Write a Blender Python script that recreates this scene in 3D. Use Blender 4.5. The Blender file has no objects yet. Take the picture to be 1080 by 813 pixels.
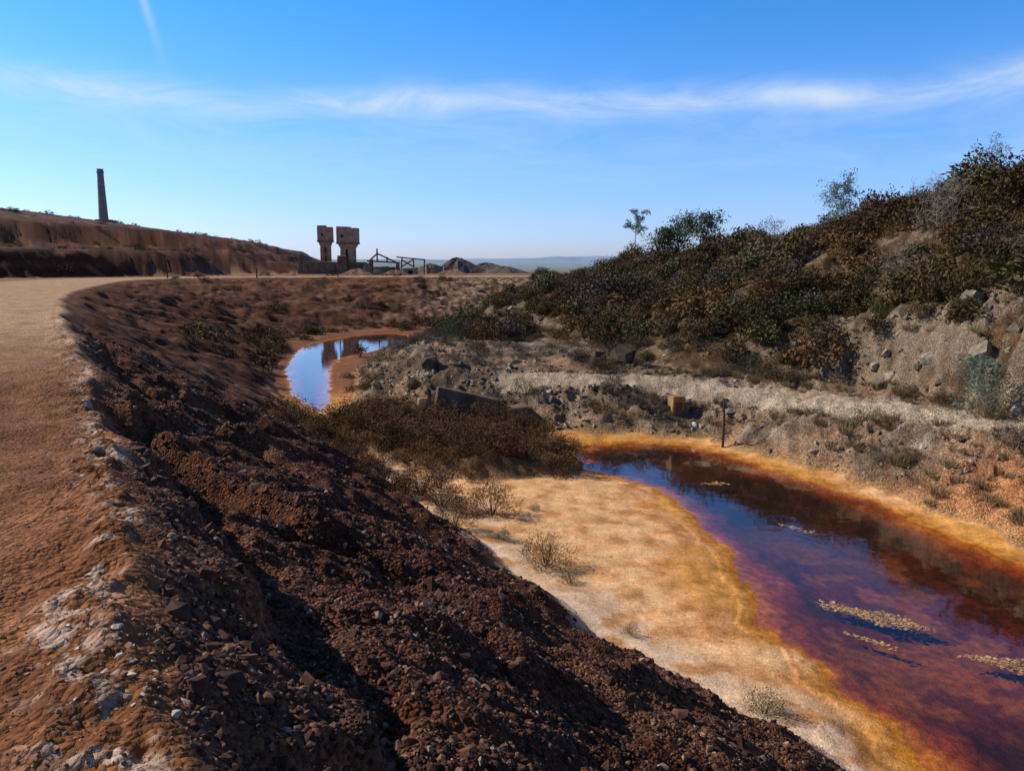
import bpy, math, random
import numpy as np
from mathutils import Vector, Matrix
random.seed(7); rng=np.random.default_rng(7)
scene=bpy.context.scene
f4=np.float32
# ------------------------------------------------------------ noise
_g=np.random.default_rng(3).uniform(0,2*np.pi,256); GX=np.cos(_g).astype(f4); GY=np.sin(_g).astype(f4)
def _h(ix,iy,seed):
    h=(ix*np.int64(374761393)+iy*np.int64(668265263)+np.int64(seed*974711))&0xffffffff
    h=((h^(h>>13))*1274126177)&0xffffffff
    return ((h^(h>>16))&255)
def perlin(x,y,seed=0):
    x=np.asarray(x,f4);y=np.asarray(y,f4)
    ix=np.floor(x).astype(np.int64);iy=np.floor(y).astype(np.int64)
    fx=(x-ix).astype(f4);fy=(y-iy).astype(f4)
    u=fx*fx*fx*(fx*(fx*6-15)+10);v=fy*fy*fy*(fy*(fy*6-15)+10)
    def g(a,b):
        k=_h(ix+a,iy+b,seed); return GX[k]*(fx-a)+GY[k]*(fy-b)
    a=g(0,0);b=g(1,0);c=g(0,1);d=g(1,1)
    p=a+(b-a)*u; q=c+(d-c)*u
    return (p+(q-p)*v)*1.5
def fbm(x,y,o=4,seed=0,gain=.5):
    s=0;a=1;
    for i in range(o):
        s=s+a*perlin(x,y,seed+i*17); a*=gain; x=x*2.03+1.7; y=y*2.03-3.1
    return s
def ridged(x,y,o=3,seed=0):
    s=0;a=1
    for i in range(o):
        s=s+a*(1-np.abs(perlin(x,y,seed+i*13))*2); a*=.5; x=x*2.1+4.2;y=y*2.1+1.3
    return s/1.75
def ss(a,b,x):
    t=np.clip((x-a)/(b-a),0,1); return t*t*(3-2*t)
def smooth(pts,n=3):
    out=[];P=[np.array(p,float) for p in pts]
    for i in range(len(P)-1):
        p0=P[max(i-1,0)];p1=P[i];p2=P[i+1];p3=P[min(i+2,len(P)-1)]
        for k in range(n):
            t=k/n
            out.append(tuple(.5*((2*p1)+(-p0+p2)*t+(2*p0-5*p1+4*p2-p3)*t*t+(-p0+3*p1-3*p2+p3)*t**3)))
    out.append(tuple(P[-1])); return out
def pdist(x,y,pts,val=None):
    """distance, side(+ = right of travel), arclength, interpolated val"""
    best=np.full(x.shape,1e12,f4);side=np.zeros(x.shape,f4);arc=np.zeros(x.shape,f4);vv=np.zeros(x.shape,f4)
    acc=0
    for i in range(len(pts)-1):
        ax,ay=pts[i][:2];bx,by=pts[i+1][:2]
        dx=bx-ax;dy=by-ay;L=dx*dx+dy*dy
        if L<1e-9: continue
        t=np.clip(((x-ax)*dx+(y-ay)*dy)/L,0,1)
        d=(x-ax-t*dx)**2+(y-ay-t*dy)**2
        m=d<best
        best=np.where(m,d,best)
        side=np.where(m,np.sign((x-ax)*dy-(y-ay)*dx),side)
        arc=np.where(m,acc+t*math.sqrt(L),arc)
        if val is not None: vv=np.where(m,val[i]+(val[i+1]-val[i])*t,vv)
        acc+=math.sqrt(L)
    return np.sqrt(best),side,arc,vv
def inside(x,y,poly):
    r=np.zeros(x.shape,bool);n=len(poly)
    for i in range(n):
        ax,ay=poly[i][:2];bx,by=poly[(i+1)%n][:2]
        if ay==by: continue
        c=((ay>y)!=(by>y))&(x<(bx-ax)*(y-ay)/(by-ay)+ax)
        r^=c
    return r
def sd(x,y,poly):
    d,_,_,_=pdist(x,y,list(poly)+[poly[0]])
    return np.where(inside(x,y,poly),d,-d)
# ------------------------------------------------------------ survey of the site (metres)
LIP=smooth([(9,-20),(3.5,-7),(1.2,-2.5),(0.1,0.0),(-1.15,2.4),(-2.0,3.9),(-3.0,5.8),(-4.8,9.1),(-9,16.2),(-16,28),(-27,48),(-37,71),(-45,92),(-47,106),(-42,116),(-30,121),(-15,124),(10,127),(40,127)],3)
PIT=LIP+[(600,140),(600,-20)]
TOE=smooth([(13,-10),(9,-2),(6.8,2.5),(5.2,6.5),(4.1,9.7),(3.1,10.9),(1.64,12.8),(0,16),(-1.7,19.2),(-4.1,23.6),(-7.1,28.8),(-10.8,36.8),(-14.1,46.3),(-18.5,58.7),(-21.5,70),(-19.5,80),(-11.5,88),(0,95),(12,100),(40,110)],3)
FLOOR=TOE+[(600,110),(600,-10)]
W1=smooth([(14,-8),(10,0),(7.5,4.5),(6.2,7.5),(5.49,9.6),(5.38,10.3),(5.27,11.3),(4.98,12.5),(4.61,13.9),(4.87,15.7),(4.95,17.9),(4.67,20.8),(4.3,23.1),(3.3,24.2),(2.3,25.4),(2.1,28.1),(2.8,29.2),(3.6,29.3),(5.8,29.4),(7.6,27.9),(8.35,26),(9.9,23.4),(10.7,20.4),(11.1,18.5),(11.7,17.2),(12.5,15),(14,10),(17,3),(22,-8)],2)
W2=smooth([(-16,56),(-17.5,66),(-16,74),(-12,79),(-9,72),(-11,62),(-12.4,56),(-10.7,46.3),(-8.7,37.2),(-9.6,36.5),(-12.1,42.1),(-15.1,51.8)],2)
TERR=smooth([(-9.2,62),(-9.8,50),(-8.2,42),(-7.2,37),(-5,34),(-2,32.5),(0,31.5),(2,31),(3.6,30.2),(5.8,30.3),(7.9,28.8),(8.8,26.8),(10.4,24.2),(11.4,21),(12.0,18.6),(12.8,16.5),(14,13),(17,6),(22,-4)],2)+[(60,-20),(600,-20),(600,105),(20,105),(0,90),(-6,78),(-7,70)]
BENCH=smooth([(-7.5,31),(-4,25.2),(-1,23.7),(1.6,24.2),(2.0,26.5),(1.3,29.5),(-2,31.8),(-6,34),(-7.5,31)],2)[:-1]
HILL=smooth([(30,-20),(22,5),(18.5,16),(16.3,23),(15,27),(13.5,32),(10.5,35),(7,36.5),(5.2,43),(3.2,52),(1,62),(-3,72),(-3,82),(2,100),(3,130)],2)+[(40,260),(900,260),(900,-20)]
RID3=[(60,-20,15),(46,15,15),(38,28,14.2),(33,37,13),(29,45,11.9),(27.5,54,10.5),(24,62,9.0),(19.5,72,7.9),(14.5,85,7.0),(9,108,6.0),(5,128,5.0),(4,200,4)]
T1=[(-500,-80),(-120,40),(-95,78),(-75,103),(-62,120),(-52,137),(-53,150),(-62,175),(-500,400)]
T2=[(-600,-50),(-150,55),(-115,95),(-95,122),(-80,150),(-62,175),(-50,195),(-52,240),(-80,420),(-600,600)]
SC1=smooth([(0.6,0.4),(-.3,2.6),(-.95,3.6),(-1.7,4.7),(-2.6,6.2),(-4.2,9.0),(-5.8,11.6),(-9,17.2),(-13,24)],3)
SC2=smooth([(-6.6,12.6),(-5.2,11.3),(-3.6,10.1),(-2.2,9.5),(-.8,8.9),(.2,8.0)],4)
SC3=smooth([(-9.0,17.5),(-6.8,16.6),(-4.6,15.6),(-3.0,14.0)],4)
PATH=smooth([(0,35.0),(4,34.3),(7,33.2),(10,30.8),(13,27.2),(15.6,22.8),(17.6,17),(21.5,8)],2)

def terrain(x,y):
    x=np.asarray(x,f4);y=np.asarray(y,f4);M={}
    r=np.hypot(x,y)
    n1=fbm(x*.5,y*.5,3,5)
    nf=fbm(x*3.1,y*3.1,3,9)
    lipd,_,arc,_=pdist(x,y,LIP)
    pin=inside(x,y,PIT); dl=np.where(pin,lipd,-lipd)+n1*.16*ss(.0,6,r)+nf*.05
    toe=sd(x,y,FLOOR)+n1*.25
    w=np.maximum(sd(x,y,W1),sd(x,y,W2))+fbm(x*.9,y*.9,4,21)*.26
    te=sd(x,y,TERR)+fbm(x*.6,y*.6,3,31)*.45
    be=sd(x,y,BENCH)+fbm(x*.8,y*.8,3,33)*.3
    hi=sd(x,y,HILL)
    dr,side,_,rz=pdist(x,y,RID3,[p[2] for p in RID3])
    pth,_,_,_=pdist(x,y,PATH)
    # --- valley floor
    z=.13+fbm(x*.35,y*.35,3,41)*.05+nf*.010
    z=z+.12*ss(1.5,-.2,toe)
    z=z*ss(0.1,-1.2,w)+ np.where(w>-.3, -.28*ss(-.25,2.2,w)+.02,0.0)
    z=z+ss(-.1,.55,be)*(.5+.15*n1)
    big=fbm(x*.45,y*.45,4,51)
    tt=.35*ss(-.2,1.2,te)+.65*ss(.4,4.4,te)
    th=1.75+.35*np.exp(-((x+6)/4)**2-((y-43)/6)**2)*2+.25*big*ss(.5,1.5,pth)
    rk=ridged(x*.8+.4*big,y*.8,4,61)
    rq=ridged(x*2.2+big,y*2.2,3,63)
    z=z+tt*th+ ss(0,1.5,te)*(1-ss(3.5,7,te))*((rk-.45)*.26+(rq-.4)*.13)*ss(.4,1.2,pth) + tt*nf*.06*ss(9,4,te)
    # --- hill
    t=np.clip(hi/(hi+dr+1e-3),0,1)
    crag=ss(10.5,14,x)*ss(40,30,y)+.6*ss(5,0,x)*ss(45,60,y)
    front=(side<0)
    prof=.72*t**.9+.28*t+crag*.15*(ss(0,.09,t)-t*.8)
    hh=np.where(front,prof*(rz-1.8),(rz-1.8)-.10*dr)
    rock=ridged(x*.55+.3*big,y*.55,5,71)
    hn=fbm(x*.16,y*.16,3,81)*.7*ss(0,.3,t)*ss(1.0,.7,t*front)+fbm(x*.7,y*.7,3,83)*.18+crag*(rock-.4)*.8*ss(0,.04,t)*ss(.3,.12,t)
    hh=np.maximum(hh+hn,0)
    z=z+np.where(hi>0,hh*ss(0,1.2,hi),0)
    valley=z
    # --- plateau
    pl=5+fbm(x*.9,y*.9,3,91)*.03+nf*.012
    pl=pl-.04*np.exp(-((dl+3.0)/.5)**2)*ss(60,20,r)-.04*np.exp(-((dl+5)/.5)**2)*ss(60,20,r)
    sh=np.exp(-(dl/.35)**2); pl=pl+sh*(.05+nf*.06)*ss(80,10,r)
    far=ss(170,420,y)*ss(-200,-40,x)
    pl=pl-3.5*far
    a1=sd(x,y,T1)+n1*.4; a2=sd(x,y,T2)+n1*.4+fbm(x*.05,y*.05,2,95)*4
    rl=fbm(x*.25,y*.25,4,97)
    t1=4.2*ss(0,7,a1)+.22*rl*ss(0,2,a1)+.012*a1.clip(0)
    t2h=8.6+3.2*np.clip((-x-70)/60,0,1.2)
    t2=t2h*(.32*ss(0,6,a2)+.3*ss(9,15,a2)+.38*ss(18,28,a2))+np.clip(a2-20,0,140)*.075+.4*rl*ss(0,6,a2)*ss(60,10,a2)
    up=np.maximum(np.where(a1>0,t1,0),np.where(a2>0,t2,0))
    pl=pl+up
    # --- bank slope
    q=np.clip(dl.clip(0)/(dl.clip(0)+(-toe).clip(0)+1e-3),0,1)
    q=np.where(toe>0,1,q)
    prof=q**1.05
    z=pl+(valley-pl)*prof
    sl=ss(.0,.12,q)*ss(1,.86,q)*(dl>0)
    near=ss(45,14,r)
    rill=ridged(arc*.33+.3*n1,q*1.3+arc*.05,3,101)-.5
    z=z+sl*((rill*.42)*ss(6,22,r)+fbm(x*.8,y*.8,4,103)*.20*near+fbm(x*4,y*4,3,105)*.02*near+ss(22,60,r)*fbm(x*.3,y*.3,4,104)*.5)
    d1,s1,_,_=pdist(x,y,SC1); e=d1*s1+nf*.03+fbm(x*.7,y*.7,3,111)*.35
    amp=(.55+.45*perlin(x*.5,y*.5,113))*ss(34,18,r)
    z=z-np.where(dl>-.2,amp*ss(0,.24,e)*np.exp(-e.clip(0)/.9),0)
    # erosion scarps
    d2,s2,a_,_=pdist(x,y,SC2); e2=d2*s2+fbm(x*.55,y*.55,2,115)*.30
    L2=ss(0,2.6,a_)*ss(9,5.0,a_)
    z=z-L2*(.72+.25*n1)*ss(-.05,.5,e2)*np.exp(-e2.clip(0)/1.7)*ss(5,3,d2)
    d3,s3,a3,_=pdist(x,y,SC3); e3=d3*s3+fbm(x*.6,y*.6,2,116)*.3
    z=z-.65*ss(0,1.8,a3)*ss(7.5,5,a3)*ss(0,.5,e3)*np.exp(-e3.clip(0)/1.5)*ss(4,2,d3)
    # --- far country
    rr=ss(900,2600,r)
    z=z+rr*(10+28*np.clip(fbm(x*.0011,y*.0011,4,121)+.25,0,1.4))+ss(300,700,r)*fbm(x*.006,y*.006,3,123)*2.0
    M.update(r=r,dl=dl,toe=toe,w=w,te=te,be=be,hi=hi,t=t,crag=crag,q=q,sl=sl,a1=a1,a2=a2,nf=nf,n1=n1,big=big,pin=pin,arc=arc,rock=rock,e=e,front=front,rq=rq,pth=pth)
    return z.astype(f4),M
def HZ(x,y):
    z,_=terrain(np.array([x],f4),np.array([y],f4)); return float(z[0])
def mix(c,d,t):
    t=np.asarray(t)[...,None]; return c*(1-t)+np.array(d)*t
def colour(x,y,z,M):
    a=fbm(x*1.3,y*1.3,4,201);b=fbm(x*.22,y*.22,4,203);c=fbm(x*6,y*6,3,205);r=M['r']
    A=np.clip(a*.8+.5,0,1);B=np.clip(b*.8+.5,0,1);C=np.clip(c*.8+.5,0,1)
    # plateau / road
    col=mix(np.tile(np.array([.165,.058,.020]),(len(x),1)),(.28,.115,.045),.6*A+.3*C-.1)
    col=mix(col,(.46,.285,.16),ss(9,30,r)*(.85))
    dl=M['dl'];off=ss(-9,-15,dl)
    col=mix(col,(.18,.09,.05),off*ss(20,40,r))
    col=mix(col,(.32,.17,.10),off*ss(20,40,r)*ss(.55,.75,B))
    up=(M['a1']>0)|(M['a2']>0)
    hillc=mix(mix(np.tile(np.array([.075,.020,.010]),(len(x),1)),(.14,.042,.020),A),(.19,.08,.04),ss(.58,.8,B))
    hillc=mix(hillc,(.04,.022,.012),ss(.5,.65,C*.5+A*.5)*.5)
    lay=perlin(z*1.1+.4*b,z*0+3.3,77)+.6*perlin(z*2.7+.4*b,z*0+8.3,79); hillc=hillc*(1+.5*lay[:,None])
    col=np.where(up[:,None],hillc,col)
    # salt crust on the lip
    cr=np.exp(-((dl+.05+.25*b)/.18)**2)*ss(.56,.66,.35*A+.65*C)*ss(40,16,r)
    col=mix(col,(.46,.34,.27),cr*.8)
    # valley
    v=np.tile(np.array([.62,.30,.125]),(len(x),1)); w=-M['w']
    v=mix(v,(.74,.45,.235),.75*A+.35*(C-.2))
    v=mix(v,(.68,.51,.39),ss(1.8,.2,M['toe']+.9*b)*.75*ss(.25,.55,B*.5+A*.5))
    wr=w+1.3*b+.5*a
    v=mix(v,(.60,.24,.065),ss(1.6,.4,wr)*.65)
    v=mix(v,(.60,.28,.05),ss(.6,.1,wr)*.6)
    v=mix(v,(.36,.12,.016),ss(.25,.0,w+.3*(C-.5))*.65)
    v=mix(v,(.15,.05,.026),ss(36,44,y)*.9)
    v=mix(v,(.13,.075,.04),ss(-.2,.3,M['be']))
    # bed under water
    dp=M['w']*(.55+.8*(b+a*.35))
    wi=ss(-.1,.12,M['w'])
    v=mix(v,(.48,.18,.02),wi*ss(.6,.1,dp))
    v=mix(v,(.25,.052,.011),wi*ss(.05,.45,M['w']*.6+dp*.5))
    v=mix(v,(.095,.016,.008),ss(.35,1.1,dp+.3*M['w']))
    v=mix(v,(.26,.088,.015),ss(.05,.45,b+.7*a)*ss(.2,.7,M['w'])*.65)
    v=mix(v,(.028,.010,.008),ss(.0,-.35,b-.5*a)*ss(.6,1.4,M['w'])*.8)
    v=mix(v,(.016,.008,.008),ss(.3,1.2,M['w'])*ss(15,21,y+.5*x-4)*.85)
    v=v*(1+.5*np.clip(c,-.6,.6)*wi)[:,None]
    # terrace
    te=M['te'];g=mix(np.tile(np.array([.19,.14,.10]),(len(x),1)),(.32,.25,.185),A)
    g=mix(g,(.10,.062,.036),ss(.45,.68,B)*.7)
    g=mix(g,(.08,.055,.037),ss(.5,.2,M['rq'])*.5*ss(8,4,te))
    g=mix(g,(.36,.18,.08),ss(.5,.25,B)*.4)
    g=mix(g,(.44,.19,.08),ss(9,11,x)*ss(4.5,2.0,te)*ss(24,20,y)*.9)
    g=mix(g,(.42,.23,.10),ss(.5,0,te)*.8)
    g=mix(g,(.46,.36,.26),ss(1.1,.6,M['pth']+.2*a)*.9)
    v=np.where((te>-.1)[:,None],g,v)
    hc=mix(np.tile(np.array([.07,.040,.021]),(len(x),1)),(.14,.083,.042),A)
    rk=M['crag']*ss(.20,.08,M['t'])*ss(.30,.55,M['rock'])
    hc=mix(hc,(.24,.185,.125),rk*.9)
    hc=mix(hc,(.26,.2,.135),ss(.60,.70,A*.6+B*.4)*.5)
    kh=ss(-.2,1,M['hi'])[:,None];v=v*(1-kh)+hc*kh
    # bank
    s=mix(np.tile(np.array([.060,.021,.011]),(len(x),1)),(.125,.046,.024),A*.7+C*.3)
    s=mix(s,(.17,.08,.042),ss(.55,.75,B)*.6)
    s=mix(s,(.20,.075,.03),ss(.35,.0,M['q'])*.6*A)
    s=mix(s,(.27,.20,.135),ss(-18,-6,x)*ss(80,90,y)*ss(.40,.65,A)*.85)
    k=ss(-.02,.3,dl)
    bank=col*(1-k[:,None])+s*k[:,None]
    k2=ss(.93,1.0,M['q']+ .05*(A-.5))*M['pin']
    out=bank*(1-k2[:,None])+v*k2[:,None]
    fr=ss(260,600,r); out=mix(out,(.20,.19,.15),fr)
    out=mix(out,(.26,.36,.47),ss(700,1900,r))  # blue aerial haze painted into the far hills' vertex colour
    return out.clip(0.003,.8)
# ------------------------------------------------------------ material helpers
def newmat(name):
    m=bpy.data.materials.new(name);m.use_nodes=True
    nt=m.node_tree;b=nt.nodes['Principled BSDF'];return m,nt,b
def N(nt,t,**k):
    n=nt.nodes.new(t)
    for a,v in k.items(): setattr(n,a,v)
    return n
def ramp(nt,stops):
    n=nt.nodes.new('ShaderNodeValToRGB');e=n.color_ramp.elements
    while len(e)>1:e.remove(e[-1])
    e[0].position=stops[0][0];e[0].color=(*stops[0][1],1)
    for p,c in stops[1:]:
        q=e.new(p);q.color=(*c,1)
    return n
def mul(nt,a,b,fac=1.0,mode='MULTIPLY'):
    n=N(nt,'ShaderNodeMix',data_type='RGBA',blend_type=mode);n.inputs[0].default_value=fac
    nt.links.new(a,n.inputs[6]);nt.links.new(b,n.inputs[7]);return n.outputs[2]
def mathn(nt,op,a,b=None,c=None):
    n=N(nt,'ShaderNodeMath',operation=op)
    for i,v in enumerate((a,b,c)):
        if v is None: continue
        if isinstance(v,(int,float)): n.inputs[i].default_value=v
        else: nt.links.new(v,n.inputs[i])
    return n.outputs[0]
def surf(name,c1,c2,scale=4,rough=.9,bump=.3,bs=12,detail=8):
    m,nt,b=newmat(name);tc=N(nt,'ShaderNodeTexCoord')
    n=N(nt,'ShaderNodeTexNoise');n.inputs['Scale'].default_value=scale;n.inputs['Detail'].default_value=detail
    nt.links.new(tc.outputs['Object'],n.inputs['Vector'])
    r=ramp(nt,[(.3,c1),(.7,c2)]);nt.links.new(n.outputs[0],r.inputs[0]);nt.links.new(r.outputs[0],b.inputs['Base Color'])
    n2=N(nt,'ShaderNodeTexNoise');n2.inputs['Scale'].default_value=bs;n2.inputs['Detail'].default_value=6
    nt.links.new(tc.outputs['Object'],n2.inputs['Vector'])
    bp=N(nt,'ShaderNodeBump');bp.inputs['Strength'].default_value=bump;bp.inputs['Distance'].default_value=.05
    nt.links.new(n2.outputs[0],bp.inputs['Height']);nt.links.new(bp.outputs[0],b.inputs['Normal'])
    b.inputs['Roughness'].default_value=rough;b.inputs['Specular IOR Level'].default_value=.2
    return m
# ground
mg,nt,b=newmat('ground_soil')
geo=N(nt,'ShaderNodeNewGeometry');at=N(nt,'ShaderNodeAttribute',attribute_name='Col');am=N(nt,'ShaderNodeAttribute',attribute_name='rough')
def noise(sc,det=5,src=None):
    n=N(nt,'ShaderNodeTexNoise');n.inputs['Scale'].default_value=sc;n.inputs['Detail'].default_value=det;n.inputs['Roughness'].default_value=.6
    nt.links.new(geo.outputs['Position'],n.inputs['Vector']);return n.outputs[0]
vo=N(nt,'ShaderNodeTexVoronoi');vo.inputs['Scale'].default_value=30;nt.links.new(geo.outputs['Position'],vo.inputs['Vector'])
sep=N(nt,'ShaderNodeSeparateColor');nt.links.new(vo.outputs['Color'],sep.inputs[0])
r1=ramp(nt,[(0,(.4,.4,.4)),(.6,(1,1,1)),(1,(1.9,1.8,1.75))]);nt.links.new(sep.outputs[0],r1.inputs[0])
nA=noise(14,4)
r2=ramp(nt,[(.3,(.5,.5,.5)),(.5,(1,1,1)),(.72,(1.5,1.45,1.4))]);nt.links.new(nA,r2.inputs[0])
r3=ramp(nt,[(.35,(.78,.77,.75)),(.65,(1.22,1.22,1.22))]);nt.links.new(noise(1.7,5),r3.inputs[0])
c=mul(nt,at.outputs['Color'],r3.outputs[0],.9)
mx=N(nt,'ShaderNodeMix',data_type='RGBA',blend_type='MULTIPLY');nt.links.new(am.outputs['Fac'],mx.inputs[0]);nt.links.new(c,mx.inputs[6]);nt.links.new(r1.outputs[0],mx.inputs[7])
c=mul(nt,mx.outputs[2],r2.outputs[0],.6)
nt.links.new(c,b.inputs['Base Color']);b.inputs['Roughness'].default_value=.95;b.inputs['Specular IOR Level'].default_value=.12
h=mathn(nt,'MULTIPLY',mathn(nt,'MULTIPLY',vo.outputs['Distance'],-.9),mathn(nt,'ADD',am.outputs['Fac'],.04))
h=mathn(nt,'ADD',h,mathn(nt,'MULTIPLY',noise(34,3),mathn(nt,'ADD',mathn(nt,'MULTIPLY',am.outputs['Fac'],.5),.14)))
bp=N(nt,'ShaderNodeBump');bp.inputs['Strength'].default_value=.9;bp.inputs['Distance'].default_value=.05
nt.links.new(h,bp.inputs['Height']);nt.links.new(bp.outputs[0],b.inputs['Normal'])
# ------------------------------------------------------------ ground mesh
fa=np.linspace(-44,44,680);ba=np.linspace(44,316,120)[1:-1]
ang=np.radians(np.concatenate([fa,ba]));na=len(ang)
rad=np.concatenate([np.geomspace(.5,2,25)[:-1],np.geomspace(2,140,900)[:-1],np.geomspace(140,9000,150)]);nr=len(rad)
R,Aa=np.meshgrid(rad,ang,indexing='ij')
X=(R*np.sin(Aa)).ravel().astype(f4);Y=(R*np.cos(Aa)).ravel().astype(f4)
X=np.append(X,0).astype(f4);Y=np.append(Y,0).astype(f4)
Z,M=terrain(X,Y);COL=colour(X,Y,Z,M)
rgh=np.clip(.35+.65*M['sl']+.5*(M['te']>0)*M['pin'],0,1)
rgh=np.where((M['dl']<0),.38,rgh);rgh=np.where((M['toe']>0)&(M['te']<0)&(M['be']<0),.09,rgh)
rgh=np.where(M['r']>90,.3,rgh)
i=np.arange(nr-1)[:,None];j=np.arange(na)[None,:];j2=(j+1)%na
Q=np.stack([i*na+j,(i+1)*na+j,(i+1)*na+j2,i*na+j2],-1).reshape(-1,4)[:, ::-1]
cidx=nr*na; jj=np.arange(na); T=np.stack([np.full(na,cidx),(jj+1)%na,jj],-1)
me=bpy.data.meshes.new('ground')
nv=len(X);me.vertices.add(nv);me.vertices.foreach_set('co',np.stack([X,Y,Z],-1).ravel())
nl=Q.size+T.size;me.loops.add(nl);me.loops.foreach_set('vertex_index',np.concatenate([Q.ravel(),T.ravel()]).astype(np.int32))
npoly=len(Q)+len(T);me.polygons.add(npoly)
ls=np.concatenate([np.arange(len(Q))*4,Q.size+np.arange(len(T))*3]).astype(np.int32)
me.polygons.foreach_set('loop_start',ls)
me.update(calc_edges=True)
me.polygons.foreach_set('use_smooth',np.ones(npoly,bool))
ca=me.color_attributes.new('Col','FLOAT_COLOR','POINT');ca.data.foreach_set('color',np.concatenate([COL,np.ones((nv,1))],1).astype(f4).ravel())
ra=me.attributes.new('rough','FLOAT','POINT');ra.data.foreach_set('value',rgh.astype(f4))
me.materials.append(mg)
g=bpy.data.objects.new('ground',me);scene.collection.objects.link(g)
def link(o,parent=None):
    scene.collection.objects.link(o)
    if parent: o.parent=parent
    return o
# ------------------------------------------------------------ water (Schlick reflectance, same from both sides)
mw=bpy.data.materials.new('acid_water');mw.use_nodes=True;nt=mw.node_tree;nt.nodes.clear()
out=N(nt,'ShaderNodeOutputMaterial');tr=N(nt,'ShaderNodeBsdfTransparent');tr.inputs[0].default_value=(.96,.83,.72,1)
gl=N(nt,'ShaderNodeBsdfGlossy');gl.inputs['Roughness'].default_value=.03;gl.inputs[0].default_value=(1,1,1,1)
ms=N(nt,'ShaderNodeMixShader');geo=N(nt,'ShaderNodeNewGeometry')
n=N(nt,'ShaderNodeTexNoise');n.inputs['Scale'].default_value=2.2;n.inputs['Detail'].default_value=3;nt.links.new(geo.outputs['Position'],n.inputs['Vector'])
bp=N(nt,'ShaderNodeBump');bp.inputs['Strength'].default_value=.10;bp.inputs['Distance'].default_value=.03
nt.links.new(n.outputs[0],bp.inputs['Height']);nt.links.new(bp.outputs[0],gl.inputs['Normal'])
dn=N(nt,'ShaderNodeVectorMath',operation='DOT_PRODUCT');nt.links.new(geo.outputs['Incoming'],dn.inputs[0]);nt.links.new(geo.outputs['Normal'],dn.inputs[1])
f_=mathn(nt,'POWER',mathn(nt,'SUBTRACT',1.0,mathn(nt,'ABSOLUTE',dn.outputs['Value'])),5.0)
f_=mathn(nt,'ADD',mathn(nt,'MULTIPLY',f_,.97),.03)
nt.links.new(f_,ms.inputs[0]);nt.links.new(tr.outputs[0],ms.inputs[1]);nt.links.new(gl.outputs[0],ms.inputs[2]);nt.links.new(ms.outputs[0],out.inputs[0])
wm=bpy.data.meshes.new('river_water');wm.from_pydata([(-24,-9,0),(30,-9,0),(30,88,0),(-24,88,0)],[],[(0,1,2,3)]);wm.materials.append(mw)
link(bpy.data.objects.new('river_water',wm))
# ------------------------------------------------------------ scatter system
def scatter(name,protos,P,rot,scl,idx,mats=None):
    col=bpy.data.collections.new(name+'_kit')
    for o in protos: col.objects.link(o)
    m=bpy.data.meshes.new(name);n=len(P);m.vertices.add(n);m.vertices.foreach_set('co',np.asarray(P,f4).ravel())
    a=m.attributes.new('rot','FLOAT_VECTOR','POINT');a.data.foreach_set('vector',np.asarray(rot,f4).ravel())
    a=m.attributes.new('scl','FLOAT_VECTOR','POINT');a.data.foreach_set('vector',np.asarray(scl,f4).ravel())
    a=m.attributes.new('idx','INT','POINT');a.data.foreach_set('value',np.asarray(idx,np.int32))
    o=link(bpy.data.objects.new(name,m))
    t=bpy.data.node_groups.new(name+'_gn','GeometryNodeTree')
    t.interface.new_socket('Geometry',in_out='INPUT',socket_type='NodeSocketGeometry');t.interface.new_socket('Geometry',in_out='OUTPUT',socket_type='NodeSocketGeometry')
    gi=t.nodes.new('NodeGroupInput');go=t.nodes.new('NodeGroupOutput');ip=t.nodes.new('GeometryNodeInstanceOnPoints');ci=t.nodes.new('GeometryNodeCollectionInfo')
    ci.inputs['Collection'].default_value=col;ci.inputs['Separate Children'].default_value=True;ci.inputs['Reset Children'].default_value=True
    ip.inputs['Pick Instance'].default_value=True
    def na_(nm,ty):
        q=t.nodes.new('GeometryNodeInputNamedAttribute');q.data_type=ty;q.inputs['Name'].default_value=nm;return q.outputs['Attribute']
    t.links.new(gi.outputs[0],ip.inputs['Points']);t.links.new(ci.outputs[0],ip.inputs['Instance'])
    t.links.new(na_('idx','INT'),ip.inputs['Instance Index']);t.links.new(na_('rot','FLOAT_VECTOR'),ip.inputs['Rotation']);t.links.new(na_('scl','FLOAT_VECTOR'),ip.inputs['Scale'])
    t.links.new(ip.outputs[0],go.inputs[0])
    md=o.modifiers.new('scatter','NODES');md.node_group=t
    return o
import bmesh
def rock_proto(name,mat,flat=.7,n=16):
    bm=bmesh.new()
    for k in range(n):
        v=Vector([random.gauss(0,1) for _ in range(3)]).normalized()*random.uniform(.75,1.05)
        bm.verts.new((v.x*.5*random.uniform(.9,1.1),v.y*.42,v.z*.5*flat))
    r=bmesh.ops.convex_hull(bm,input=bm.verts)
    bmesh.ops.delete(bm,geom=[e for e in r['geom_interior'] if isinstance(e,bmesh.types.BMVert)],context='VERTS')
    m=bpy.data.meshes.new(name);bm.to_mesh(m);bm.free();m.materials.append(mat)
    return bpy.data.objects.new(name,m)
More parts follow.
